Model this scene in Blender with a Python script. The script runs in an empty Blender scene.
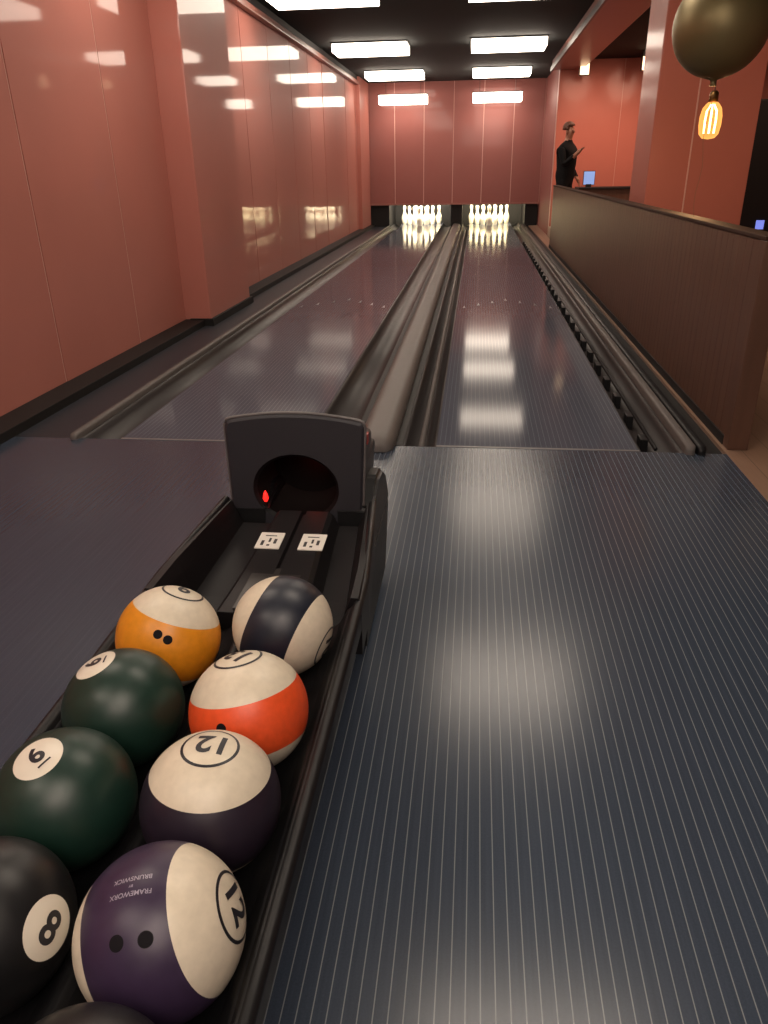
import bpy, bmesh, math, random
from mathutils import Vector, Matrix
random.seed(4)
C = bpy.context.scene.collection
scene = bpy.context.scene

# ------------------------------------------------------------ helpers
def newmat(name):
    m = bpy.data.materials.new(name); m.use_nodes = True
    nt = m.node_tree
    return m, nt, nt.nodes["Principled BSDF"]

def pmat(name, col, rough=0.5, metal=0.0, coat=0.0, spec=0.5, noise=0.0, nscale=20.0, bump=0.0, bscale=40.0,
         emit=None, estr=0.0, coatr=0.05, rnoise=0.0):
    m, nt, p = newmat(name)
    p.inputs["Base Color"].default_value = (*col, 1)
    p.inputs["Roughness"].default_value = rough
    p.inputs["Metallic"].default_value = metal
    p.inputs["Coat Weight"].default_value = coat
    p.inputs["Coat Roughness"].default_value = coatr
    p.inputs["Specular IOR Level"].default_value = spec
    tc = nt.nodes.new("ShaderNodeTexCoord")
    n = nt.nodes.new("ShaderNodeTexNoise"); n.inputs["Scale"].default_value = nscale
    n.inputs["Detail"].default_value = 4
    nt.links.new(tc.outputs["Object"], n.inputs["Vector"])
    if noise >= 0:
        r = nt.nodes.new("ShaderNodeMixRGB"); r.blend_type = 'MIX'
        k = max(noise, 0.04)
        r.inputs[1].default_value = (*[c*(1-k) for c in col], 1)
        r.inputs[2].default_value = (*[min(1, c*(1+k)) for c in col], 1)
        nt.links.new(n.outputs["Fac"], r.inputs[0]); nt.links.new(r.outputs[0], p.inputs["Base Color"])
    if rnoise:
        mr = nt.nodes.new("ShaderNodeMapRange")
        mr.inputs["To Min"].default_value = max(0, rough-rnoise); mr.inputs["To Max"].default_value = rough+rnoise
        nt.links.new(n.outputs["Fac"], mr.inputs["Value"]); nt.links.new(mr.outputs[0], p.inputs["Roughness"])
    if bump:
        n2 = nt.nodes.new("ShaderNodeTexNoise"); n2.inputs["Scale"].default_value = bscale
        nt.links.new(tc.outputs["Object"], n2.inputs["Vector"])
        b = nt.nodes.new("ShaderNodeBump"); b.inputs["Strength"].default_value = bump; b.inputs["Distance"].default_value = 0.02
        nt.links.new(n2.outputs["Fac"], b.inputs["Height"]); nt.links.new(b.outputs[0], p.inputs["Normal"])
    if emit:
        p.inputs["Emission Color"].default_value = (*emit, 1); p.inputs["Emission Strength"].default_value = estr
    return m

def stripemat(name, base, line, pitch, width, rough, coat=0.0, offs=0.0, spec=0.5, spread=0.06, fade=None):
    m, nt, p = newmat(name)
    L = nt.links.new
    tc = nt.nodes.new("ShaderNodeTexCoord"); sp = nt.nodes.new("ShaderNodeSeparateXYZ")
    L(tc.outputs["Object"], sp.inputs[0])
    a = nt.nodes.new("ShaderNodeMath"); a.operation = 'MULTIPLY_ADD'; a.inputs[1].default_value = 1/pitch; a.inputs[2].default_value = offs+100
    L(sp.outputs["X"], a.inputs[0])
    f = nt.nodes.new("ShaderNodeMath"); f.operation = 'FRACT'; L(a.outputs[0], f.inputs[0])
    lt = nt.nodes.new("ShaderNodeMath"); lt.operation = 'LESS_THAN'; lt.inputs[1].default_value = width/pitch; L(f.outputs[0], lt.inputs[0])
    fac = lt.outputs[0]
    if fade:   # joint lines fainter towards the wall side
        mr0 = nt.nodes.new("ShaderNodeMapRange")
        mr0.inputs["From Min"].default_value = fade[0]; mr0.inputs["From Max"].default_value = fade[1]
        mr0.inputs["To Min"].default_value = fade[2]; mr0.inputs["To Max"].default_value = 1.0
        L(sp.outputs["X"], mr0.inputs["Value"])
        ml = nt.nodes.new("ShaderNodeMath"); ml.operation = 'MULTIPLY'; L(fac, ml.inputs[0]); L(mr0.outputs[0], ml.inputs[1]); fac = ml.outputs[0]
    mp = nt.nodes.new("ShaderNodeMapping"); mp.inputs["Scale"].default_value = (60, 1.5, 1); L(tc.outputs["Object"], mp.inputs[0])
    n = nt.nodes.new("ShaderNodeTexNoise"); n.inputs["Scale"].default_value = 2.0; n.inputs["Detail"].default_value = 5; L(mp.outputs[0], n.inputs["Vector"])
    n2 = nt.nodes.new("ShaderNodeTexNoise"); n2.inputs["Scale"].default_value = 260; L(tc.outputs["Object"], n2.inputs["Vector"])
    ad = nt.nodes.new("ShaderNodeMath"); ad.operation = 'ADD'; L(n.outputs["Fac"], ad.inputs[0]); L(n2.outputs["Fac"], ad.inputs[1])
    hf = nt.nodes.new("ShaderNodeMath"); hf.operation = 'MULTIPLY'; hf.inputs[1].default_value = .5; L(ad.outputs[0], hf.inputs[0])
    g = nt.nodes.new("ShaderNodeMixRGB")
    g.inputs[1].default_value = (*[c*.6 for c in base], 1); g.inputs[2].default_value = (*[c*1.4 for c in base], 1); L(hf.outputs[0], g.inputs[0])
    mx = nt.nodes.new("ShaderNodeMixRGB"); mx.inputs[2].default_value = (*line, 1)
    L(fac, mx.inputs[0]); L(g.outputs[0], mx.inputs[1]); L(mx.outputs[0], p.inputs["Base Color"])
    if spread > 0:
        mr = nt.nodes.new("ShaderNodeMapRange"); mr.inputs["To Min"].default_value = max(0.02, rough-spread); mr.inputs["To Max"].default_value = rough+spread
        L(n2.outputs["Fac"], mr.inputs["Value"]); L(mr.outputs[0], p.inputs["Roughness"])
    else: p.inputs["Roughness"].default_value = rough
    p.inputs["Coat Weight"].default_value = coat; p.inputs["Coat Roughness"].default_value = .15
    p.inputs["Specular IOR Level"].default_value = spec
    return m

def obj_from_bm(name, bm, mats, smooth=False, origin=(0, 0, 0)):
    me = bpy.data.meshes.new(name)
    bmesh.ops.recalc_face_normals(bm, faces=bm.faces)
    bm.to_mesh(me); bm.free()
    o = bpy.data.objects.new(name, me)
    for m in (mats if isinstance(mats, (list, tuple)) else [mats]): me.materials.append(m)
    if smooth:
        for p in me.polygons: p.use_smooth = True
    origin = Vector(origin)
    me.transform(Matrix.Translation(-origin)); o.location = origin
    C.objects.link(o)
    return o

def child(o, parent):
    wl = o.matrix_basis.copy()
    pw = parent.matrix_basis
    o.parent = parent
    o.matrix_basis = pw.inverted() @ wl
    return o

def thing(o, label, cat, group=None):
    o["label"] = label; o["category"] = cat
    if group: o["group"] = group
    return o

def empty(name, loc, label, cat, group=None):
    e = bpy.data.objects.new(name, None); e.location = loc; e.empty_display_size = .1
    C.objects.link(e); thing(e, label, cat, group); return e

def struct(o):
    o["kind"] = "structure"; return o

def bm_box(bm, x0, x1, y0, y1, z0, z1, bev=0.0, mi=0, seg=2):
    r = bmesh.ops.create_cube(bm, size=1)
    vs = r["verts"]
    for v in vs:
        v.co = Vector((x0+(v.co.x+.5)*(x1-x0), y0+(v.co.y+.5)*(y1-y0), z0+(v.co.z+.5)*(z1-z0)))
    fs = set(f for v in vs for f in v.link_faces)
    for f in fs: f.material_index = mi
    if bev:
        es = list(set(e for v in vs for e in v.link_edges))
        bmesh.ops.bevel(bm, geom=es, offset=bev, segments=seg, affect='EDGES', profile=.6)
    return vs

def box(name, x0, x1, y0, y1, z0, z1, mat, bev=0.0, origin=None, seg=2):
    bm = bmesh.new(); bm_box(bm, x0, x1, y0, y1, z0, z1, bev, 0, seg)
    if origin is None: origin = ((x0+x1)/2, (y0+y1)/2, z0)
    return obj_from_bm(name, bm, mat, origin=origin)

def sweep(name, prof, ys, mat, smooth=True, origin=(0, 0, 0), closed=False, scales=None, caps=False):
    """profile (x,z) extruded along Y"""
    bm = bmesh.new(); rings = []
    cx = sum(p[0] for p in prof)/len(prof); zb = min(p[1] for p in prof)
    for k, y in enumerate(ys):
        s = scales[k] if scales else (1, 1)
        rings.append([bm.verts.new((cx+(x-cx)*s[0], y, zb+(z-zb)*s[1])) for x, z in prof])
    n = len(prof)
    for a, b in zip(rings[:-1], rings[1:]):
        for i in range(n if closed else n-1):
            j = (i+1) % n
            bm.faces.new((a[i], a[j], b[j], b[i]))
    if caps:
        bm.faces.new(rings[0]); bm.faces.new(rings[-1])
    return obj_from_bm(name, bm, mat, smooth, origin)

def lathe(bm, prof, seg=24, c=(0, 0, 0), mi=0):
    rings = []
    for r, z in prof:
        if r < 1e-6: rings.append([bm.verts.new((c[0], c[1], c[2]+z))])
        else: rings.append([bm.verts.new((c[0]+r*math.cos(2*math.pi*i/seg), c[1]+r*math.sin(2*math.pi*i/seg), c[2]+z)) for i in range(seg)])
    for a, b in zip(rings[:-1], rings[1:]):
        for i in range(seg):
            j = (i+1) % seg
            if len(a) == 1 and len(b) == 1: continue
            if len(a) == 1: f = bm.faces.new((a[0], b[i], b[j]))
            elif len(b) == 1: f = bm.faces.new((a[i], a[j], b[0]))
            else: f = bm.faces.new((a[i], a[j], b[j], b[i]))
            f.material_index = mi

def tube(bm, pts, r, seg=8):
    pts = [Vector(p) for p in pts]; rings = []
    for i, p in enumerate(pts):
        d = (pts[min(i+1, len(pts)-1)]-pts[max(i-1, 0)]).normalized()
        up = Vector((0, 0, 1)) if abs(d.z) < .9 else Vector((1, 0, 0))
        a = d.cross(up).normalized(); b = d.cross(a)
        rings.append([bm.verts.new(p+r*(a*math.cos(2*math.pi*k/seg)+b*math.sin(2*math.pi*k/seg))) for k in range(seg)])
    for a, b in zip(rings[:-1], rings[1:]):
        for k in range(seg): bm.faces.new((a[k], a[(k+1) % seg], b[(k+1) % seg], b[k]))
    bm.faces.new(rings[0]); bm.faces.new(rings[-1])

# ------------------------------------------------------------ camera
CAMH = 1.35
th = math.radians(24.75); psi = math.radians(6.93); al = 0.0166
R = Vector((math.cos(psi), math.sin(psi), 0))
F = Vector((-math.sin(psi)*math.cos(th), math.cos(psi)*math.cos(th), -math.sin(th)))
U = R.cross(F)
Rc = R*math.cos(al)-U*math.sin(al); Uc = R*math.sin(al)+U*math.cos(al)
cam = bpy.data.cameras.new("camera"); co = bpy.data.objects.new("camera", cam); C.objects.link(co)
M = Matrix((Rc, Uc, -F)).transposed().to_4x4(); M.translation = Vector((0, 0, CAMH))
co.matrix_world = M
cam.sensor_fit = 'VERTICAL'; cam.sensor_height = 24; cam.lens = 24*745/1024; cam.clip_start = .02
scene.camera = co
CP = Vector((0, 0, CAMH))

# ------------------------------------------------------------ materials
PINK = (.47, .172, .136)
pink = pmat("pink_lacquer", PINK, .5, coat=.42, spec=.12, noise=.08, nscale=1.5, bump=.03, bscale=2.0, rnoise=.04, coatr=.05)
pinkseam = pmat("pink_seam", (.62, .36, .31), .4)
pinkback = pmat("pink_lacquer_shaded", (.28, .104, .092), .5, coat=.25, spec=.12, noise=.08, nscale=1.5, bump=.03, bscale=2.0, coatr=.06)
pinkmatte = pmat("pink_lacquer_satin", (.46, .150, .112), .5, coat=.25, spec=.15, noise=.08, nscale=1.5, coatr=.14)
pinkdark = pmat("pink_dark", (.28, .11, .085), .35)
black = pmat("black_paint", (.012, .011, .011), .6, spec=.25)
blackgloss = pmat("black_plastic", (.006, .006, .007), .45, spec=.35, rnoise=.05)
hoodmat = pmat("hood_plastic", (.020, .019, .025), .5, bump=.05, bscale=400)
bezel = pmat("bezel_grey", (.11, .10, .10), .4)
ceilm = pmat("ceiling_dark", (.006, .009, .009), .8, spec=.3)
gutm = pmat("gutter_grey", (.042, .037, .037), .45, rnoise=.08)
capm = pmat("capping_grey", (.125, .112, .106), .5, noise=.12, spec=.4, rnoise=.08)
capdark = pmat("capping_dark", (.012, .011, .011), .6, spec=.3)
ledgem = pmat("ledge_slate", (.026, .029, .037), .45, spec=.3, noise=.1)
approach = stripemat("approach_boards", (.038, .052, .077), (.20, .22, .235), .0268, .0022, .23, spec=.5, spread=.03, fade=(-1.0, -.2, .06))
lanem = stripemat("lane_boards", (.084, .090, .117), (.17, .19, .215), .0268, .0022, .095, spec=.04, spread=0)
lineM = pmat("foul_line", (.18, .17, .17), .35)
def wood():
    m, nt, p = newmat("dark_wood")
    L = nt.links.new
    tc = nt.nodes.new("ShaderNodeTexCoord"); mp = nt.nodes.new("ShaderNodeMapping"); mp.inputs["Scale"].default_value = (6, 6, .8)
    n = nt.nodes.new("ShaderNodeTexNoise"); n.inputs["Scale"].default_value = 3; n.inputs["Detail"].default_value = 4
    L(tc.outputs["Object"], mp.inputs[0]); L(mp.outputs[0], n.inputs["Vector"])
    cr = nt.nodes.new("ShaderNodeValToRGB"); cr.color_ramp.elements[0].color = (.088, .042, .027, 1); cr.color_ramp.elements[1].color = (.118, .058, .038, 1)
    cr.color_ramp.elements[0].position = .3; cr.color_ramp.elements[1].position = .7
    L(n.outputs["Fac"], cr.inputs[0]); L(cr.outputs[0], p.inputs["Base Color"]); p.inputs["Roughness"].default_value = .45
    p.inputs["Specular IOR Level"].default_value = .35
    return m
woodm = wood()
topwood = pmat("dark_top_wood", (.045, .022, .014), .6, spec=.15, noise=.2)
woodfloor = stripemat("lounge_boards", (.26, .16, .11), (.10, .06, .04), .14, .004, .35)

# ------------------------------------------------------------ room shell
XL, XP = -2.75, -2.50
ZC = 3.2
YB = 20.2
struct(box("floor", -3.0, 5.2, -1.5, 22.2, -.3, -.16, black))
struct(box("floor_approach", XL+.01, 1.31, -1.5, 3.75, -.16, 0, approach, origin=(0, 0, 0)))
struct(box("floor_lounge", 1.31, 5.2, -1.5, 22.2, -.16, 0, woodfloor, origin=(0, 0, 0)))
struct(box("ceiling", -3.0, 5.2, -1.5, 22.2, ZC, ZC+.1, ceilm))

def panel_wall(name, axis, fixed, depth, s0, s1, z0, z1, step, mat=pink, gap=.008, warp=.004):
    """panelled wall: slab behind + slightly warped lacquer panels, face at `fixed`"""
    bm = bmesh.new()
    n = max(1, round((s1-s0)/step)); w = (s1-s0)/n
    sgn = 1 if depth > 0 else -1
    def bx(a0, a1, f0, f1, za, zb, bev, mi):
        f0, f1 = min(f0, f1), max(f0, f1)
        if axis == 'x': return bm_box(bm, f0, f1, a0, a1, za, zb, bev, mi)
        return bm_box(bm, a0, a1, f0, f1, za, zb, bev, mi)
    bx(s0, s1, fixed-sgn*.006, fixed-sgn*abs(depth), z0, z1, 0, 1)
    for i in range(n):
        t1 = random.uniform(-warp, warp); t2 = random.uniform(-warp, warp)
        vs = bx(s0+i*w+gap/2, s0+(i+1)*w-gap/2, fixed, fixed-sgn*.014, z0+.001, z1-.001, 0, 0)
        for v in vs:
            s = v.co.y if axis == 'x' else v.co.x
            tt = t1 if s < s0+(i+.5)*w else t2
            if axis == 'x': v.co.x += tt
            else: v.co.y += tt
    return struct(obj_from_bm(name, bm, [mat, pinkseam]))

panel_wall("wall_left", 'x', XL, .2, -1.5, 22.2, .05, ZC, 1.22, gap=.014, warp=.006)
struct(box("baseboard_left", XL-.2, -2.56, -1.5, 20.1, -.16, .055, black, .004))
def pilaster(name, y0, y1, x1):
    bm = bmesh.new()
    bm_box(bm, XL-.01, x1, y0, y1, .05, ZC-.01, .012)
    return struct(obj_from_bm(name, bm, pink))
pilaster("trim_1", 7.05, 8.4, XP)
struct(box("baseboard_pilaster", -2.70, XP+.03, 7.02, 8.43, -.16, .065, black))
pilaster("trim_9", 18.6, 20.1, XL+.10)
# crown trim
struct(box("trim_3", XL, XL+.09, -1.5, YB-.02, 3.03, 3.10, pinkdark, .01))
struct(box("trim_4", XL, XL+.05, -1.5, YB-.02, 3.10, ZC, black))
# ledge beside left gutter
struct(box("floor_ledge_left", -2.58, -2.216, 3.751, YB, -.16, -.001, ledgem))
# right beam
bm = bmesh.new(); bm_box(bm, 1.36, 1.95, -1.5, 16.98, 3.03, ZC-.002, .01)
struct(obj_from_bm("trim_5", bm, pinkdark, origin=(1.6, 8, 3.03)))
struct(box("trim_6", 1.33, 1.36, -1.5, 16.98, 3.0, 3.08, bezel))
# back wall (masking) above the pin decks
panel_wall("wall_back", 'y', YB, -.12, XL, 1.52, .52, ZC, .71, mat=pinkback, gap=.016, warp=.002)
struct(box("trim_7", XL, 1.52, YB-.03, YB+.02, .505, .54, pinkdark))
struct(box("wall_pin_pit", XL, 1.52, 21.95, 22.1, -.16, ZC, black))
struct(box("wall_pit_divider", -.64, -.36, YB+.05, 21.9, -.16, .5, black))
struct(box("wall_pit_left", XL, -2.2, YB+.05, 21.9, -.16, .5, black))
struct(box("wall_pit_right", 1.2, 1.5, YB+.05, 21.9, -.16, .5, black))
struct(box("ceiling_pit", XL, 1.5, YB+.14, 21.94, 1.2, 1.25, black))
# lounge back wall block
panel_wall("wall_lounge", 'y', 17.0, -.2, 1.52, 5.2, 0, ZC, 1.3, mat=pinkmatte)
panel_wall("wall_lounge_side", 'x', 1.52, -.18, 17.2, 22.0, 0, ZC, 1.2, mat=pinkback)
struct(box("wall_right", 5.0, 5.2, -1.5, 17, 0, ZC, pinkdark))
struct(box("floor_platform", 1.5, 5.0, 13.2, 16.98, 0, .2, woodfloor, origin=(0, 0, 0)))
# column
bm = bmesh.new(); bm_box(bm, 1.60, 2.52, 8.0, 8.8, .0, ZC-.005, .012)
bm_box(bm, 1.96, 1.972, 7.992, 8.0, .0, ZC-.005, 0, 1)
struct(obj_from_bm("wall_column", bm, [pinkmatte, pinkseam], origin=(2, 8.4, 0)))

# ------------------------------------------------------------ lanes
GX = [(-1.93, -.88), (-.17, .88)]
for i, (a, b) in enumerate(GX):
    bm = bmesh.new(); bm_box(bm, a, b, 3.752, 21.7, -.12, 0.0, 0)
    o = obj_from_bm("bowling_lane", bm, lanem, origin=((a+b)/2, 3.75, 0))
    thing(o, "long glossy dark grey bowling lane with fine board lines", "bowling lane", "bowling lanes")
    for k in range(7):
        d = k-3; x = (a+b)/2+d*.15; y = 8.55-abs(d)*.16
        bm = bmesh.new()
        v = [bm.verts.new(p) for p in ((x-.016, y, .0015), (x, y+.03, .0015), (x+.016, y, .0015), (x, y+.17, .0015))]
        bm.faces.new((v[0], v[1], v[3])); bm.faces.new((v[1], v[2], v[3]))
        m = obj_from_bm("lane_arrow", bm, lineM, origin=(x, y, 0)); child(m, o)
    m = box("foul_line", a, b, 3.754, 3.772, .0, .0025, lineM); child(m, o)

def gutter(x0, x1, label):
    w = x1-x0; prof = []
    prof.append((x0, -.004))
    n = 12
    for k in range(n+1):
        a = math.pi*k/n
        prof.append((x0+w/2-(w/2-.012)*math.cos(a), -.012-.085*math.sin(a)))
    prof.append((x1, -.004))
    o = sweep("gutter", prof, [3.755, 8, 14, 21.6], gutm, origin=((x0+x1)/2, 3.755, 0))
    so = o.modifiers.new("s", 'SOLIDIFY'); so.thickness = .004
    thing(o, label, "gutter", "bowling lane gutters")
    return o
def rail_in(g, x, z, r=.014, mat=None):
    prof = [(x+r*math.cos(a), z+r*1.2*math.sin(a)) for a in [2*math.pi*k/10 for k in range(10)]]
    o = sweep("gutter_rail", prof, [3.80, 9, 14, 20], mat or capm, closed=True, caps=True, origin=(x, 3.8, z)); child(o, g)
gutter(-2.17, -1.93, "dark grey half-round gutter beside the panelled wall")
g = gutter(-.88, -.63, "dark grey half-round gutter beside the ball track cover")
g = gutter(-.35, -.17, "narrow dark grey gutter beside the ball track cover"); rail_in(g, -.255, -.03, .016)
g = gutter(.88, 1.10, "dark grey half-round gutter with black bumper brackets"); rail_in(g, .97, .0, .010, blackgloss)
y = 3.95
while y < 16:
    o = box("bumper_bracket", .925, .965, y, y+.10, -.085, -.002, blackgloss, .004); child(o, g); y += .42

def rounded_cap(x0, x1, z0, z1, rr, n=6):
    p = [(x0, z0)]
    for k in range(n+1):
        a = math.pi-math.pi/2*k/n; p.append((x0+rr+rr*math.cos(a), z1-rr+rr*math.sin(a)))
    for k in range(n+1):
        a = math.pi/2-math.pi/2*k/n; p.append((x1-rr+rr*math.cos(a), z1-rr+rr*math.sin(a)))
    p.append((x1, z0)); return p

# centre ball track cover with rounded nose
ys = [3.64, 3.645, 3.665, 3.70, 3.76, 3.9, 8, 14, 20.1]
sc = [(.5, .35), (.68, .6), (.85, .82), (.95, .95), (1, 1), (1, 1), (1, 1), (1, 1), (1, 1)]
prof = rounded_cap(-.59, -.39, .001, .078, .068, 8)
e = empty("ball_track_cover", (-.49, 3.64, 0), "long rounded grey cover running between the two lanes", "track cover")
o = sweep("cover", prof, ys, capm, origin=(-.49, 3.64, 0), closed=True, scales=sc, caps=True); child(o, e)
o = box("base", -.63, -.35, 3.76, 20.1, -.16, .0005, capdark); child(o, e)
for x0, x1, z1, mat, lab in ((-2.215, -2.17, .035, capm, "slim grey edge strip along the gutter by the wall"),
                             (1.10, 1.15, .05, capm, "slim grey edge rail along the gutter by the partition"),
                             (1.16, 1.205, .045, blackgloss, "black rounded edge cover along the slatted partition")):
    prof = rounded_cap(x0, x1, -.12, z1, .014, 4)
    o = sweep("edge_rail", prof, [3.72, 3.74, 8, 14, 20.1], mat, origin=((x0+x1)/2, 3.72, 0), closed=True,
              scales=[(.7, .9), (1, 1), (1, 1), (1, 1), (1, 1)], caps=True)
    thing(o, lab, "rail")
struct(box("floor_ledge_right", 1.206, 1.31, 3.75, 20.1, -.16, -.02, black))

# ------------------------------------------------------------ pins
def pinmat():
    m, nt, p = newmat("pin_white")
    L = nt.links.new
    tc = nt.nodes.new("ShaderNodeTexCoord"); sp = nt.nodes.new("ShaderNodeSeparateXYZ"); L(tc.outputs["Object"], sp.inputs[0])
    cr = nt.nodes.new("ShaderNodeValToRGB"); cr.color_ramp.interpolation = 'CONSTANT'
    W = (.84, .78, .62, 1); Rd = (.75, .5, .36, 1)
    cr.color_ramp.elements[0].color = W
    cr.color_ramp.elements[1].position = .700; cr.color_ramp.elements[1].color = Rd
    for pos, c in ((.72, W), (.745, Rd), (.765, W)):
        el = cr.color_ramp.elements.new(pos); el.color = c
    mm = nt.nodes.new("ShaderNodeMath"); mm.operation = 'DIVIDE'; mm.inputs[1].default_value = .46
    L(sp.outputs["Z"], mm.inputs[0]); L(mm.outputs[0], cr.inputs[0]); L(cr.outputs[0], p.inputs["Base Color"])
    p.inputs["Roughness"].default_value = .3
    return m
pm = pinmat()
inch = .0254
pinprof = [(0, 0), (1.5, 0), (1.6, .1), (1.75, .75), (2.05, 2.25), (2.27, 3.4), (2.383, 4.5), (2.32, 5.9), (1.85, 7.25), (1.3, 8.6), (1.05, 9.4), (.98, 10), (1.0, 10.9), (1.15, 11.75), (1.28, 12.6), (1.3, 13.5), (1.18, 14.2), (.85, 14.7), (.4, 14.95), (0, 15)]
bm = bmesh.new(); lathe(bm, [(r*inch*1.25, z*inch*1.2) for r, z in pinprof], 20)
p0 = obj_from_bm("bowling_pin", bm, pm, smooth=True)
thing(p0, "white bowling pin standing lit on the dark pin deck", "bowling pin", "bowling pins")
first = True
for a, b in GX:
    cx = (a+b)/2-.03
    for row in range(4):
        for k in range(row+1):
            o = p0 if first else p0.copy()
            if not first: C.objects.link(o)
            first = False
            o.location = (cx+(k-row/2)*.3048, 20.38+row*.264, 0.0)
for (a, b), col in zip(GX, ((1, .90, .70), (1, .87, .58))):
    cx = (a+b)/2
    l = bpy.data.lights.new("pin_deck_lamp", 'AREA'); l.shape = 'RECTANGLE'; l.size = 1.1; l.size_y = .10; l.energy = 105; l.color = col
    o = bpy.data.objects.new("pin_deck_lamp", l); C.objects.link(o); o.location = (cx, YB+.17, .92)
    d = Vector((cx, 21.0, .12))-o.location; o.rotation_euler = d.to_track_quat('-Z', 'Y').to_euler()

# ------------------------------------------------------------ ceiling lights
panelm = pmat("light_diffuser", (.9, .88, .8), .5, emit=(1, .85, .70), estr=9.8, noise=0)
framem = pmat("light_frame", (.03, .03, .03), .4)
def clight(xa, xb, Y, hl, z0, z1):
    hung = z1 < ZC-.05
    e = empty("ceiling_light", ((xa+xb)/2, Y, z1), "rectangular glowing warm white box light " + ("added to stand for the reflection in the back wall" if hung else "under the dark ceiling"), "ceiling light", "ceiling panel lights")
    y0, y1 = Y-hl, Y+hl
    bm = bmesh.new()
    bm_box(bm, xa-.015, xb+.015, y0-.015, y1+.015, z1-.02, z1-.001)
    o = obj_from_bm("housing", bm, framem, origin=((xa+xb)/2, Y, z1)); child(o, e)
    o = box("diffuser", xa, xb, y0, y1, z0, z1-.0205, panelm, .01); child(o, e)
    if hung:
        for x in (xa+.15, xb-.15):
            bm = bmesh.new(); tube(bm, [(x, Y, z1-.002), (x, Y, ZC)], .006, 6)
            o = obj_from_bm("added_rod", bm, framem, origin=(x, Y, z1)); child(o, e)
for Y in (18.0, 14.15, 9.9, 5.85, 2.4, -.6):
    for (xa, xb) in ((-2.40, -1.2), (-.17, 1.01)):
        clight(xa, xb, Y, .34, ZC-.14, ZC-.001)
for (xa, xb) in ((-2.33, -1.22), (-.17, .94)):  # hung row added in place of the lights' reflection in the back wall
    clight(xa, xb, 19.65, .22, 2.70, 2.90)

# ------------------------------------------------------------ slatted partition
px0, px1 = 1.33, 1.43
PE = 14.6
e = empty("partition", (1.38, 3.85, 0), "long low dark wood partition with vertical slats", "partition")
o = box("core", px0+.012, px1-.012, 3.88, PE, 0.001, 1.02, pmat("slat_backing", (.05, .025, .017), .6)); child(o, e)
bm = bmesh.new(); y = 3.90
while y < PE-.05:
    bm_box(bm, px0+.006, px0+.014, y, y+.096, .05, 1.015); bm_box(bm, px1-.014, px1-.006, y, y+.096, .05, 1.015)
    y += .10
o = obj_from_bm("slats", bm, woodm, origin=(1.38, 3.9, 0)); child(o, e)
o = box("top_rail", px0+.0, px1-.0, 3.82, PE+.02, 1.02, 1.04, topwood, .004); child(o, e)
o = box("end_post", px0-.001, px1+.001, 3.81, 3.895, .001, 1.02, woodm, .005); child(o, e)
o = box("kick_board", px0-.002, px0+.012, 3.90, PE, -.02, .05, black); child(o, e)

# ------------------------------------------------------------ ball return
RX = -.495
e = empty("ball_return", (RX, 1.5, 0), "black ball return rack with a hooded ball exit", "ball return")
prof = []
def arc(cx, a0, a1, n=10):
    return [(cx+dx, .4705-math.sqrt(.125**2-dx*dx)) for dx in [a0+(a1-a0)*k/n for k in range(n+1)]]
prof += [(RX-.262, .37), (RX-.262, .43), (RX-.255, .442), (RX-.245, .442), (RX-.238, .432)]
prof += arc(RX-.115, -.118, .10)
prof += [(RX-.006, .402), (RX+.006, .402)]
prof += arc(RX+.115, -.10, .118)
prof += [(RX+.238, .432), (RX+.245, .442), (RX+.255, .442), (RX+.262, .43), (RX+.262, .37), (RX+.22, .325), (RX+.08, .30), (RX-.08, .30), (RX-.22, .325)]
o = sweep("tray", prof, [.10, .12, .5, 1.0, 1.45], blackgloss, closed=True, caps=True, origin=(RX, .8, .3), smooth=False); child(o, e)
m = o.modifiers.new("b", 'BEVEL'); m.width = .003; m.segments = 2
def deck():
    bm = bmesh.new(); rings = []
    for y, zt, wi, zs in ((1.452, .40, .11, .345), (1.6, .405, .10, .35), (1.8, .415, .09, .365), (1.98, .425, .085, .38)):
        k = 1-.14*max(0, (y-1.55)/.43)
        pts = [(-.262, .30), (-.262, .445), (-.255, .455), (-.238, .455), (-.225, .42), (-.205, zs), (-wi-.02, zs), (-wi, zt-.01), (-wi+.012, zt), (-.008, zt), (-.004, zt-.012),
               (.004, zt-.012), (.008, zt), (wi-.012, zt), (wi, zt-.01), (wi+.02, zs), (.205, zs), (.225, .42), (.238, .455), (.255, .455), (.262, .445), (.262, .30)]
        rings.append([bm.verts.new((RX+(x*k if abs(x) > .2 else min(x, .2*k))+(.015 if abs(x) < .2 else 0), y, z)) for x, z in pts])
    n = len(rings[0])
    for a, b in zip(rings[:-1], rings[1:]):
        for i in range(n): bm.faces.new((a[i], a[(i+1) % n], b[(i+1) % n], b[i]))
    bm.faces.new(rings[0]); bm.faces.new(rings[-1])
    return obj_from_bm("ramp", bm, pmat("ramp_dark", (.008, .007, .008), .45, spec=.3), origin=(RX, 1.7, .35))
child(deck(), e)
o = box("ramp_plate", RX-.05, RX+.08, 1.462, 1.66, .400, .4035+.003, pmat("ramp_metal", (.05, .046, .045), .35, metal=.5), .001); child(o, e)
for s in (-1, 1):
    bm = bmesh.new(); x = RX+s*.256
    tube(bm, [(x, .1, .433), (x, .6, .433), (x, 1.2, .433), (x, 1.55, .440), (x-s*.018, 1.78, .448), (x-s*.034, 1.98, .455)], .012, 12)
    o = obj_from_bm("side_rail", bm, blackgloss, smooth=True, origin=(x, 1, .42)); child(o, e)
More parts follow.
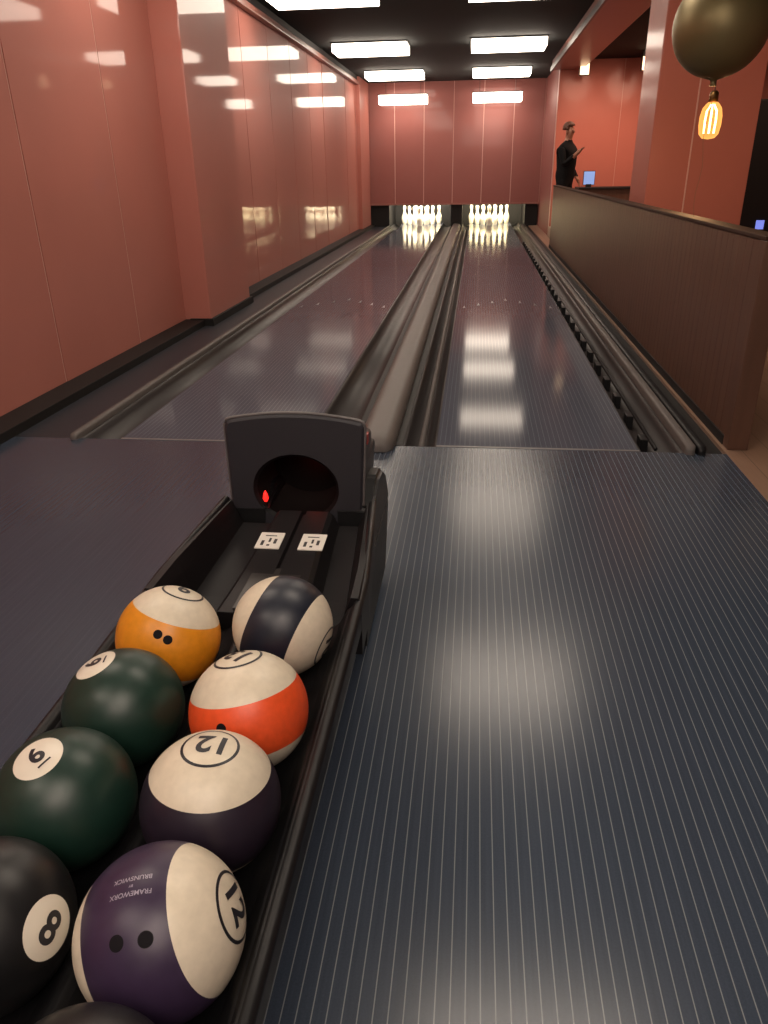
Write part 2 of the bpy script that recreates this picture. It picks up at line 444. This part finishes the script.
def pedestal(y0, y1, w, z1, name, bev=.015):
    bm = bmesh.new()
    vs = bm_box(bm, RX-w, RX+w, y0, y1, 0.0, z1)
    for v in vs:
        if v.co.z < .1: v.co.x = RX+(v.co.x-RX)*.92
    es = list(bm.edges); bmesh.ops.bevel(bm, geom=es, offset=bev, segments=4, affect='EDGES')
    return obj_from_bm(name, bm, blackgloss, smooth=False, origin=(RX, (y0+y1)/2, 0))
child(pedestal(1.84, 2.40, .225, .335, "pedestal", .03), e)
child(pedestal(.35, .65, .12, .305, "pedestal"), e)
child(box("under_beam", RX-.10, RX+.10, .2, 1.9, .22, .302, blackgloss, .01), e)
def flank(s, zt):
    bm = bmesh.new(); x0, x1 = RX+s*.10, RX+s*.222
    prof = [(1.99, .30), (2.0, .43), (2.06, zt-.03), (2.14, zt), (2.24, zt-.01), (2.32, zt-.06), (2.38, zt-.14), (2.40, .30)]
    A = [bm.verts.new((x0, y, z)) for y, z in prof]; Bv = [bm.verts.new((x1, y, z)) for y, z in prof]
    n = len(prof)
    for i in range(n): bm.faces.new((A[i], A[(i+1) % n], Bv[(i+1) % n], Bv[i]))
    bm.faces.new(A); bm.faces.new(Bv)
    bmesh.ops.bevel(bm, geom=list(bm.edges), offset=.012, segments=3, affect='EDGES')
    return obj_from_bm("side_body", bm, blackgloss, origin=(RX+s*.2, 2.2, .3))
child(flank(1, .48), e); child(flank(-1, .45), e)
# hood
HXC = RX-.014; HW = .415
def outline(w, zb, zt, arch, N=64):
    cz = .50; pts = []
    hw = w/2
    for k in range(N):
        a = 2*math.pi*k/N; dx, dz = math.cos(a), math.sin(a)
        lo, hi = 0, 1.5
        def inside(x, z):
            if z < zb: return False
            f = (z-zb)/(zt-zb)
            ww = hw*(.95+.05*min(1, f*1.2))
            if abs(x) > ww: return False
            top = zt-arch*(x/hw)**2
            rr = .012
            ex, ez = abs(x)-(ww-rr), z-(top-rr)
            if ex > 0 and ez > 0 and ex*ex+ez*ez > rr*rr: return False
            return z <= top
        for _ in range(26):
            mid = (lo+hi)/2
            if inside(dx*mid, cz+dz*mid): lo = mid
            else: hi = mid
        pts.append((dx*lo, cz+dz*lo))
    return pts
def hood():
    N = 128; bm = bmesh.new(); hy = 2.0
    def ring(pts, y, tilt=.0): return [bm.verts.new((HXC+x, y+(z-.38)*tilt, z)) for x, z in pts]
    T = .10; oz = .482
    circ = [(.131*math.cos(2*math.pi*k/N), oz+.106*math.sin(2*math.pi*k/N)) for k in range(N)]
    circb = [(.121*math.cos(2*math.pi*k/N), oz+.097*math.sin(2*math.pi*k/N)) for k in range(N)]
    o1 = outline(HW, .365, .705, .022, N)
    o0 = [(x*.965, .5+(z-.5)*.965) for x, z in o1]
    seq = [(ring(circb, hy+.22, T), 3), (ring(circb, hy+.012, T), 3), (ring(circ, hy+.0, T), 0), (ring(o0, hy, T), 1), (ring(o1, hy+.006, T), 1), (ring(o1, hy+.03, T), 2),
           (ring([(x*.985, z) for x, z in outline(HW, .365, .69, .03, N)], hy+.06, T), 2),
           (ring(outline(HW-.01, .365, .64, .035, N), hy+.20, T), 2),
           (ring(outline(HW-.02, .365, .56, .03, N), hy+.33, T), 2), (ring([(x*.8, .44+(z-.44)*.7) for x, z in outline(.36, .365, .53, .03, N)], hy+.38, T), 2)]
    for (a, _), (b, mi) in zip(seq[:-1], seq[1:]):
        for i in range(N):
            f = bm.faces.new((a[i], a[(i+1) % N], b[(i+1) % N], b[i]))
            f.material_index = mi
            f.smooth = mi in (2, 3)
    f = bm.faces.new(seq[0][0]); f.material_index = 3
    f = bm.faces.new(seq[-1][0]); f.material_index = 2
    return obj_from_bm("hood", bm, [blackgloss, hoodmat, hoodmat, pmat("tunnel_black", (.006, .005, .005), .7, spec=.1)], origin=(RX, 2.0, .385))
h = hood(); child(h, e)
bm = bmesh.new()
pts = [(x, z) for x, z in outline(HW+.004, .365, .708, .022, 128)]
pts = [p for p in pts if p[1] > .40]
pts.sort(key=lambda p: math.atan2(p[0], p[1]-.5))
tube(bm, [(HXC+x, 2.012+(z-.38)*.10, z) for x, z in pts], .005, 8)
o = obj_from_bm("hood_trim", bm, bezel, smooth=True, origin=(RX, 2.0, .6)); o["label"] = "worn grey edge trim"; child(o, e)
redm = pmat("red_led", (.6, .02, .01), .4, emit=(1, .02, .015), estr=1.8)
bm = bmesh.new(); lathe(bm, [(0, -.010), (.005, -.010), (.009, .0), (.007, .012), (.003, .022), (0, .026)], 12, (HXC-.100, 2.026, .442))
o = obj_from_bm("indicator_light", bm, redm, smooth=True, origin=(RX-.100, 2.026, .442)); o["label"] = "small glowing red light"; child(o, e)
l = bpy.data.lights.new("red_sensor_glow", 'POINT'); l.energy = .07; l.color = (1, .1, .06); l.shadow_soft_size = .01
o = bpy.data.objects.new("red_sensor_glow", l); C.objects.link(o); o.location = (HXC+.02, 2.17, .50)
stm = pmat("sticker_white", (.75, .72, .66), .45); ink = pmat("sticker_ink", (.03, .03, .03), .5)
for cx in (-.042, .078):
    bm = bmesh.new(); X0 = RX+cx
    bm_box(bm, X0-.034, X0+.034, 1.75, 1.835, .4165, .4195, 0, 0)
    for (a, b, c, d) in ((-.022, -.014, 1.765, 1.79), (-.004, .004, 1.762, 1.770), (.012, .020, 1.775, 1.80), (-.018, .014, 1.815, 1.819), (-.003, .003, 1.783, 1.804)):
        bm_box(bm, X0+a, X0+b, c, d, .4195, .4200, 0, 1)
    for v in bm.verts: v.co.z += (v.co.y-1.79)*.055
    o = obj_from_bm("warning_sticker", bm, [stm, ink], origin=(X0, 1.79, .417)); o["label"] = "small white sticker with black pictogram"; child(o, e)
bm = bmesh.new(); bm_box(bm, HXC+HW/2-.006, HXC+HW/2+.002, 2.09, 2.12, .60, .63)
o = obj_from_bm("side_sticker", bm, pmat("sticker_red", (.35, .04, .03), .5), origin=(RX+.207, 2.1, .6)); child(o, e)

# ------------------------------------------------------------ bowling balls
BR = .108
def ballmat(name, col, w, capcol=(.66, .585, .46)):
    m, nt, p = newmat(name); L = nt.links.new
    tc = nt.nodes.new("ShaderNodeTexCoord"); sp = nt.nodes.new("ShaderNodeSeparateXYZ"); L(tc.outputs["Object"], sp.inputs[0])
    ab = nt.nodes.new("ShaderNodeMath"); ab.operation = 'ABSOLUTE'; L(sp.outputs["Z"], ab.inputs[0])
    lt = nt.nodes.new("ShaderNodeMath"); lt.operation = 'LESS_THAN'; lt.inputs[1].default_value = w*BR; L(ab.outputs[0], lt.inputs[0])
    n = nt.nodes.new("ShaderNodeTexNoise"); n.inputs["Scale"].default_value = 70; n.inputs["Detail"].default_value = 6; L(tc.outputs["Object"], n.inputs["Vector"])
    g1 = nt.nodes.new("ShaderNodeMixRGB"); g1.inputs[1].default_value = (*[c*.8 for c in col], 1); g1.inputs[2].default_value = (*[c*1.2 for c in col], 1); L(n.outputs["Fac"], g1.inputs[0])
    g2 = nt.nodes.new("ShaderNodeMixRGB"); g2.inputs[1].default_value = (*[c*.86 for c in capcol], 1); g2.inputs[2].default_value = (*[min(1, c*1.12) for c in capcol], 1); L(n.outputs["Fac"], g2.inputs[0])
    mx = nt.nodes.new("ShaderNodeMixRGB"); L(lt.outputs[0], mx.inputs[0]); L(g2.outputs[0], mx.inputs[1]); L(g1.outputs[0], mx.inputs[2])
    L(mx.outputs[0], p.inputs["Base Color"])
    mr = nt.nodes.new("ShaderNodeMapRange"); mr.inputs["To Min"].default_value = .30; mr.inputs["To Max"].default_value = .48
    L(n.outputs["Fac"], mr.inputs["Value"]); L(mr.outputs[0], p.inputs["Roughness"])
    return m
discw = pmat("number_white", (.70, .64, .54), .35); inkb = pmat("number_black", (.015, .015, .02), .4)
hole = pmat("finger_hole_dark", (.005, .004, .006), .8, spec=.2); printw = pmat("print_pale", (.32, .29, .36), .5)

def sph(x, y, r):
    d = math.hypot(x, y)
    if d < 1e-7: return Vector((0, 0, r))
    a = d/BR
    return Vector((math.sin(a)*x/d*r, math.sin(a)*y/d*r, math.cos(a)*r))
def annulus(name, r0, r1, off, mat, rot=None):
    bm = bmesh.new(); N = 40; K = 5; rings = []
    for k in range(K+1):
        rr = r0+(r1-r0)*k/K
        rings.append([bm.verts.new(sph(rr*math.cos(2*math.pi*i/N), rr*math.sin(2*math.pi*i/N), BR+off)) for i in range(N)] if rr > 1e-6 else [bm.verts.new(sph(0, 0, BR+off))])
    for a, b in zip(rings[:-1], rings[1:]):
        for i in range(N):
            if len(a) == 1: bm.faces.new((a[0], b[i], b[(i+1) % N]))
            else: bm.faces.new((a[i], a[(i+1) % N], b[(i+1) % N], b[i]))
    if rot is not None: bmesh.ops.transform(bm, matrix=rot, verts=bm.verts)
    return obj_from_bm(name, bm, mat, smooth=True)
def textmesh(name, body, size, off, mat, spin=0, rot=None, bold=.0, dy=0.0):
    cu = bpy.data.curves.new(name, 'FONT'); cu.body = body; cu.size = size*20; cu.align_x = 'CENTER'; cu.align_y = 'CENTER'; cu.offset = bold*20
    cu.resolution_u = 6
    t = bpy.data.objects.new(name+"_tmp", cu); C.objects.link(t)
    bpy.context.view_layer.update()
    me = bpy.data.meshes.new_from_object(t.evaluated_get(bpy.context.evaluated_depsgraph_get()))
    bpy.data.objects.remove(t)
    bm = bmesh.new(); bm.from_mesh(me); bpy.data.meshes.remove(me)
    for v in bm.verts: v.co *= 1/20
    bmesh.ops.triangulate(bm, faces=bm.faces)
    bmesh.ops.subdivide_edges(bm, edges=bm.edges, cuts=3, use_grid_fill=True)
    xs = [v.co.x for v in bm.verts]; yy = [v.co.y for v in bm.verts]
    mx, my = (min(xs)+max(xs))/2, (min(yy)+max(yy))/2
    cs, sn = math.cos(spin), math.sin(spin)
    for v in bm.verts:
        x, y = v.co.x-mx, v.co.y-my+dy
        v.co = sph(x*cs-y*sn, x*sn+y*cs, BR+off)
    if rot is not None: bmesh.ops.transform(bm, matrix=rot, verts=bm.verts)
    return obj_from_bm(name, bm, mat)

def facing(pos, a, b):
    v = (pos-CP).normalized(); r_ = (Rc-Rc.dot(v)*v).normalized(); up = r_.cross(v)
    c = math.sqrt(max(0, 1-a*a-b*b)); return (a*r_+b*up-c*v).normalized(), up

def ball(pos, mat, ab, number, spin, label, solid=False, holes=(), brand=None, plain=False):
    pos = Vector(pos); n, up = facing(pos, *ab)
    y = (up-up.dot(n)*n).normalized(); x = y.cross(n)
    Rm = Matrix((x, y, n)).transposed()
    bm = bmesh.new(); bmesh.ops.create_uvsphere(bm, u_segments=64, v_segments=40, radius=BR)
    o = obj_from_bm("bowling_ball", bm, mat, smooth=True)
    thing(o, label, "bowling ball", "bowling balls on the rack")
    parts = []
    if not plain:
        if solid: parts.append(annulus("number_disc", 0, .038, .0003, discw))
        else: parts.append(annulus("number_ring", .041, .0455, .0004, inkb))
        sz = {"8": .054, "6": .044}.get(number, .055)
        parts.append(textmesh("number", number, sz, .0008, inkb, math.radians(spin), bold=.0014, dy=.003 if number == "6" else 0))
        if number == "6":
            parts.append(textmesh("number_underline", "_", .040, .0008, inkb, math.radians(spin), bold=.0006, dy=-.0205))
    def rotTo(a, b):
        d, u2 = facing(pos, a, b); d = Rm.inverted() @ d; u = Rm.inverted() @ u2
        yy = (u-u.dot(d)*d).normalized(); xx = yy.cross(d)
        return Matrix((xx, yy, d)).transposed().to_4x4()
    for (a, b) in holes: parts.append(annulus("finger_hole", 0, .0092, .0003, hole, rotTo(a, b)))
    if brand:
        (a, b), sp, lines = brand
        for txt, sz, dy in lines:
            parts.append(textmesh("maker_text", txt, sz, .0006, printw, math.radians(sp), rotTo(a, b), bold=.0001, dy=dy))
    o.matrix_basis = Matrix.Translation(pos) @ Rm.to_4x4()
    for p in parts: p.parent = o
    return o
W = .53
purple = ballmat("ball_purple", (.034, .020, .050), W); purpled = ballmat("ball_purple_dark", (.018, .012, .022), W)
orange = ballmat("ball_orange", (.75, .085, .02), .45); yellow = ballmat("ball_yellow", (.68, .25, .012), W)
navy = ballmat("ball_navy", (.012, .015, .026), .46); green = ballmat("ball_green", (.008, .028, .020), 2)
blackb = ballmat("ball_black", (.008, .008, .009), 2)
Z = .4555
ball((-.374, .612, Z), purple, (.84, .28), "12", -65, "white bowling ball with dark purple stripe and ringed number", holes=((-.46, -.12), (-.16, -.08)),
     brand=((-.40, .44), 192, (("FRAMEWORX", .0085, .0095), ("BY", .0045, 0), ("BRUNSWICK", .0085, -.0095))))
ball((-.380, .830, Z), purpled, (-.08, .76), "12", 172, "scuffed white bowling ball with dark purple stripe, number on top")
ball((-.381, 1.047, Z), orange, (-.24, .90), "13", 160, "white bowling ball with bright orange stripe", holes=((-.42, -.28),))
ball((-.385, 1.325, Z), navy, (.88, -.42), "10", -70, "white bowling ball with navy stripe near the hood")
ball((-.617, 1.262, Z), yellow, (.24, .91), "9", 150, "white bowling ball with yellow stripe and finger holes", holes=((-.20, .04), (-.02, -.06)))
ball((-.613, 1.033, Z), green, (-.54, .72), "6", 120, "solid dark green bowling ball with white number disc", solid=True)
ball((-.612, .815, Z), green, (-.46, .54), "6", 60, "solid dark green bowling ball beside the purple striped one", solid=True)
ball((-.604, .596, Z), blackb, (.66, -.02), "8", -22, "black bowling ball with white disc reading 8", solid=True)
ball((-.378, .393, Z), blackb, (.2, .5), "", 0, "plain black bowling ball at the rack end", plain=True)

# ------------------------------------------------------------ balloon
bp = Vector((1.35, 5.2, 2.06))
gold = pmat("balloon_bronze", (.21, .165, .075), .45, metal=.5, rnoise=.04)
e = empty("balloon", (bp.x, bp.y, 1.041), "round dull olive-gold balloon tied to the wood partition", "balloon")
bm = bmesh.new(); prof = [(0, -.30), (.022, -.30), (.014, -.285), (.02, -.27)]
for k in range(2, 25):
    a = -math.pi/2+math.pi*k/24
    rr = .265*math.cos(a); z = .265*math.sin(a)
    prof.append((max(rr, 0), z))
prof[-1] = (0, .265)
lathe(bm, prof, 40, bp)
o = obj_from_bm("balloon_skin", bm, gold, smooth=True, origin=bp); child(o, e)
bm = bmesh.new(); tube(bm, [(bp.x+.01*math.sin(k*1.3), bp.y, bp.z-.295-(bp.z-.295-1.042)*k/10) for k in range(11)], .0012, 5)
o = obj_from_bm("ribbon", bm, pmat("ribbon", (.18, .12, .06), .4), origin=(bp.x, bp.y, 1.042)); child(o, e)

# ------------------------------------------------------------ pendant lamp
pp = Vector((1.735, 6.6, 1.64))
e = empty("pendant_lamp", (pp.x, pp.y, ZC), "amber glass bulb pendant glowing on a thin cord", "lamp")
glass, nt, p = newmat("amber_glass")
for n_ in list(nt.nodes):
    if n_.type != 'OUTPUT_MATERIAL': nt.nodes.remove(n_)
outn = [n_ for n_ in nt.nodes if n_.type == 'OUTPUT_MATERIAL'][0]
tr = nt.nodes.new("ShaderNodeBsdfTransparent"); tr.inputs[0].default_value = (1, .8, .5, 1)
em = nt.nodes.new("ShaderNodeEmission"); em.inputs[0].default_value = (1, .42, .10, 1); em.inputs[1].default_value = 1.7
lw = nt.nodes.new("ShaderNodeLayerWeight"); lw.inputs[0].default_value = .4
mr = nt.nodes.new("ShaderNodeMapRange"); mr.inputs["To Min"].default_value = .45; mr.inputs["To Max"].default_value = .8
mx = nt.nodes.new("ShaderNodeMixShader")
nt.links.new(lw.outputs["Facing"], mr.inputs["Value"]); nt.links.new(mr.outputs[0], mx.inputs[0])
nt.links.new(tr.outputs[0], mx.inputs[1]); nt.links.new(em.outputs[0], mx.inputs[2]); nt.links.new(mx.outputs[0], outn.inputs[0])
bm = bmesh.new(); lathe(bm, [(0, -.125), (.045, -.118), (.07, -.09), (.08, -.03), (.08, .03), (.068, .085), (.045, .115), (.028, .128)], 28, pp)
o = obj_from_bm("glass_bulb", bm, glass, smooth=True, origin=pp); child(o, e)
filam = pmat("filament", (1, .6, .2), .5, emit=(1, .70, .36), estr=20)
for k in range(6):
    a = math.pi*k/3+.3; bm = bmesh.new(); x, y = .040*math.cos(a), .040*math.sin(a)
    tube(bm, [pp+Vector((x*.3, y*.3, .11)), pp+Vector((x, y, .065)), pp+Vector((x*1.1, y*1.1, 0)), pp+Vector((x, y, -.085))], .006, 6)
    o = obj_from_bm("filament", bm, filam, origin=pp); child(o, e)
bm = bmesh.new(); lathe(bm, [(0, .20), (.02, .20), (.032, .185), (.034, .124), (0, .122)], 20, pp)
o = obj_from_bm("socket", bm, pmat("brass", (.25, .14, .05), .35, metal=.9), smooth=True, origin=pp); child(o, e)
bm = bmesh.new(); tube(bm, [pp+Vector((0, 0, .19)), (pp.x, pp.y, 3.0), (pp.x, pp.y, 3.03)], .004, 6)
o = obj_from_bm("cord", bm, black, origin=pp); child(o, e)
l = bpy.data.lights.new("bulb_light", 'POINT'); l.energy = 14; l.color = (1, .55, .25); l.shadow_soft_size = .08
o = bpy.data.objects.new("bulb_light", l); C.objects.link(o); o.location = pp+Vector((0, -.02, -.2))

# ------------------------------------------------------------ lounge small fixtures
spotm = pmat("spot_glow", (1, .8, .6), .4, emit=(1, .66, .38), estr=3)
for (x, y, en) in ((1.92+.0, 16.5, 110), (2.95, 16.0, 150), (2.6, 11.0, 90), (3.6, 9.0, 60)):
    e = empty("spotlight", (x, y, ZC), "small square black spotlight with warm glow", "spotlight", "lounge ceiling spotlights")
    bm = bmesh.new(); bm_box(bm, x-.09, x+.09, y-.07, y+.07, ZC-.32, ZC-.001, .01)
    o = obj_from_bm("housing", bm, framem, origin=(x, y, ZC)); child(o, e)
    bm = bmesh.new(); bm_box(bm, x-.08, x+.08, y-.075, y-.070, ZC-.31, ZC-.10)
    o = obj_from_bm("lens", bm, spotm, origin=(x, y, ZC-.1)); child(o, e)
    l = bpy.data.lights.new("spot_lamp", 'SPOT'); l.energy = en; l.color = (1, .60, .42); l.spot_size = 2.7; l.spot_blend = 1; l.shadow_soft_size = .3
    o = bpy.data.objects.new("spot_lamp", l); C.objects.link(o); o.location = (x+.1, y-1.1, ZC-.3); o.rotation_euler = (math.radians(28), 0, 0)
e = empty("counter", (2.35, 16.1, .2), "dark wood service counter on the raised floor", "counter")
o = box("counter_base", 1.95, 3.1, 15.85, 16.4, .201, .93, woodm, .005); child(o, e)
o = box("countertop", 1.92, 3.13, 15.80, 16.45, .93, .965, capdark, .005); child(o, e)
e = empty("monitor", (2.12, 15.98, .966), "small monitor with bright blue screen on the counter", "monitor")
o = box("stand", 2.07, 2.17, 15.95, 16.03, .966, 1.02, black, .004); child(o, e)
o = box("casing", 2.01, 2.23, 15.97, 16.0, 1.0, 1.25, black, .006); child(o, e)
o = box("screen", 2.02, 2.22, 15.966, 15.9695, 1.01, 1.24, pmat("blue_screen", (.1, .2, .5), .3, emit=(.40, .55, 1), estr=.55)); child(o, e)
e = empty("dark_infill", (3.35, 10.2, 0), "tall black cabinet with a tiny blue display", "infill")
bm = bmesh.new(); bm_box(bm, 2.95, 3.9, 10.0, 10.6, 0.001, 2.0, .02)  # black body added to fill the dark gap beyond the column
o = obj_from_bm("infill_body", bm, black, origin=(3.35, 10.2, 0)); child(o, e)
o = box("display", 3.33, 3.42, 9.985, 9.999, .62, .72, pmat("blue_screen2", (.1, .1, .5), .3, emit=(.25, .32, 1), estr=.8)); child(o, e)

# ------------------------------------------------------------ person
def person(base):
    J = {}; edges = []
    B = 1.18
    def j(n, x, y, z, r, r2=None, par=None):
        J[n] = (len(J), (x, y, z), (r, r2 or r))
        if par: edges.append((J[par][0], J[n][0]))
    j("pelvis", 0, 0, .95, .135*B, .16*B)
    j("waist", .01, 0, 1.10, .135*B, .155*B, "pelvis")
    j("chest", .015, 0, 1.30, .14*B, .175*B, "waist")
    j("uchest", .0, 0, 1.44, .11*B, .16*B, "chest")
    j("neck", .01, 0, 1.55, .06, .06, "uchest")
    j("jaw", .035, 0, 1.64, .075, .066, "neck")
    j("skull", .02, 0, 1.73, .098, .082, "jaw")
    j("crown", .0, 0, 1.80, .06, .055, "skull")
    j("nose", .13, 0, 1.685, .014, .014, "skull")
    for s in (-1, 1):
        t = "r" if s < 0 else "l"
        j("hip"+t, .0, s*.10, .88, .11, .11, "pelvis")
        j("knee"+t, .02+.03*s, s*.11, .49, .068, .068, "hip"+t)
        j("ank"+t, -.02+.06*s, s*.115, .08, .045, .045, "knee"+t)
        j("toe"+t, .15+.06*s, s*.13, .035, .035, .04, "ank"+t)
        j("sh"+t, .0, s*.21, 1.43, .075, .075, "uchest")
    def hand(t, w, d, s):
        w = Vector(w); d = Vector(d).normalized(); side = Vector((0, 1, 0))
        palm = w+d*.06
        j("wr"+t, *w, .032, .034, "el"+t)
        j("pa"+t, *palm, .024, .038, "wr"+t)
        for k, ln in enumerate((.07, .08, .075, .055)):
            b = palm+d*.03+side*(.027-.018*k); m_ = b+d*ln*.5; tip = b+d*ln*.85+Vector((.01, 0, -.012))
            j("f%d%s" % (k, t), *m_, .009, .009, "pa"+t); j("g%d%s" % (k, t), *tip, .008, .008, "f%d%s" % (k, t))
        j("th"+t, *(w+d*.05+side*.05*s), .011, .011, "wr"+t)
    j("elr", .10, -.27, 1.16, .056, .056, "shr"); hand("r", (.32, -.24, 1.34), (.7, 0, .6), 1)
    j("ell", -.04, .28, 1.15, .056, .056, "shl"); hand("l", (.12, .26, .95), (.4, 0, -.9), -1)
    me = bpy.data.meshes.new("person"); me.from_pydata([v[1] for v in J.values()], edges, []); me.update()
    o = bpy.data.objects.new("person", me); C.objects.link(o)
    sk = o.modifiers.new("skin", 'SKIN'); sb = o.modifiers.new("sub", 'SUBSURF'); sb.levels = 2; sb.render_levels = 2
    for v, (_, _, r) in zip(me.skin_vertices[0].data, J.values()): v.radius = r
    me.skin_vertices[0].data[0].use_root = True
    bpy.context.view_layer.update()
    m2 = bpy.data.meshes.new_from_object(o.evaluated_get(bpy.context.evaluated_depsgraph_get()))
    bpy.data.objects.remove(o)
    o = bpy.data.objects.new("person", m2); C.objects.link(o)
    skin = pmat("skin", (.36, .16, .10), .5); shirt = pmat("shirt_black", (.007, .007, .008), .9, spec=.2); tro = pmat("trousers", (.01, .01, .012), .9, spec=.2); shoe = pmat("shoe", (.01, .01, .01), .4)
    m2.materials.clear()
    for m in (skin, shirt, tro, shoe): m2.materials.append(m)
    for p in m2.polygons:
        c = p.center; p.use_smooth = True
        hand_ = (c.y < -.12 and c.x > .27) or (c.y > .17 and c.z < .97 and c.x > .08)
        p.material_index = 0 if (c.z > 1.555 or hand_) else (1 if c.z > .93 else (2 if c.z > .10 else 3))
    o.location = base; o.rotation_euler = (0, 0, math.radians(-32))
    thing(o, "person in black shirt standing side-on with forearm raised", "person")
    bm = bmesh.new(); bmesh.ops.create_uvsphere(bm, u_segments=24, v_segments=16, radius=1)
    bmesh.ops.delete(bm, geom=[v for v in bm.verts if v.co.z < -.25 or (v.co.x > .45 and v.co.z < .25)], context='VERTS')
    for v in bm.verts: v.co = Vector((v.co.x*.118+.012, v.co.y*.098, v.co.z*.115+1.745))
    h = obj_from_bm("hair", bm, pmat("hair_brown", (.10, .035, .018), .6), smooth=True)
    s = h.modifiers.new("s", 'SOLIDIFY'); s.thickness = .012
    h.parent = o
    for s_ in (-1, 1):
        bm = bmesh.new(); bmesh.ops.create_uvsphere(bm, u_segments=8, v_segments=6, radius=.011, matrix=Matrix.Translation((.102, s_*.032, 1.705)))
        h = obj_from_bm("eye", bm, pmat("eye_dark", (.03, .02, .02), .3), smooth=True); h.parent = o
        bm = bmesh.new(); bmesh.ops.create_uvsphere(bm, u_segments=10, v_segments=8, radius=1, matrix=Matrix.Translation((.02, s_*.09, 1.69)) @ Matrix.Diagonal((.018, .009, .032, 1)))
        h = obj_from_bm("ear", bm, skin, smooth=True); h.parent = o
    return o
po = person((1.57, 15.12, .2))

# ------------------------------------------------------------ fill light and world
l = bpy.data.lights.new("added_fill", 'AREA'); l.size = 2.0; l.energy = 68; l.color = (1, .80, .68)  # unseen fill lamp added behind the camera to brighten the balls
o = bpy.data.objects.new("added_fill", l); C.objects.link(o); o.location = (.2, -1.2, 2.9); o.rotation_euler = (math.radians(35), 0, 0)
w = bpy.data.worlds.new("world"); scene.world = w; w.use_nodes = True
w.node_tree.nodes["Background"].inputs[0].default_value = (.72, .62, .64, 1); w.node_tree.nodes["Background"].inputs[1].default_value = .11
scene.view_settings.view_transform = 'Standard'
scene.view_settings.look = 'None'
scene.view_settings.exposure = 0.0
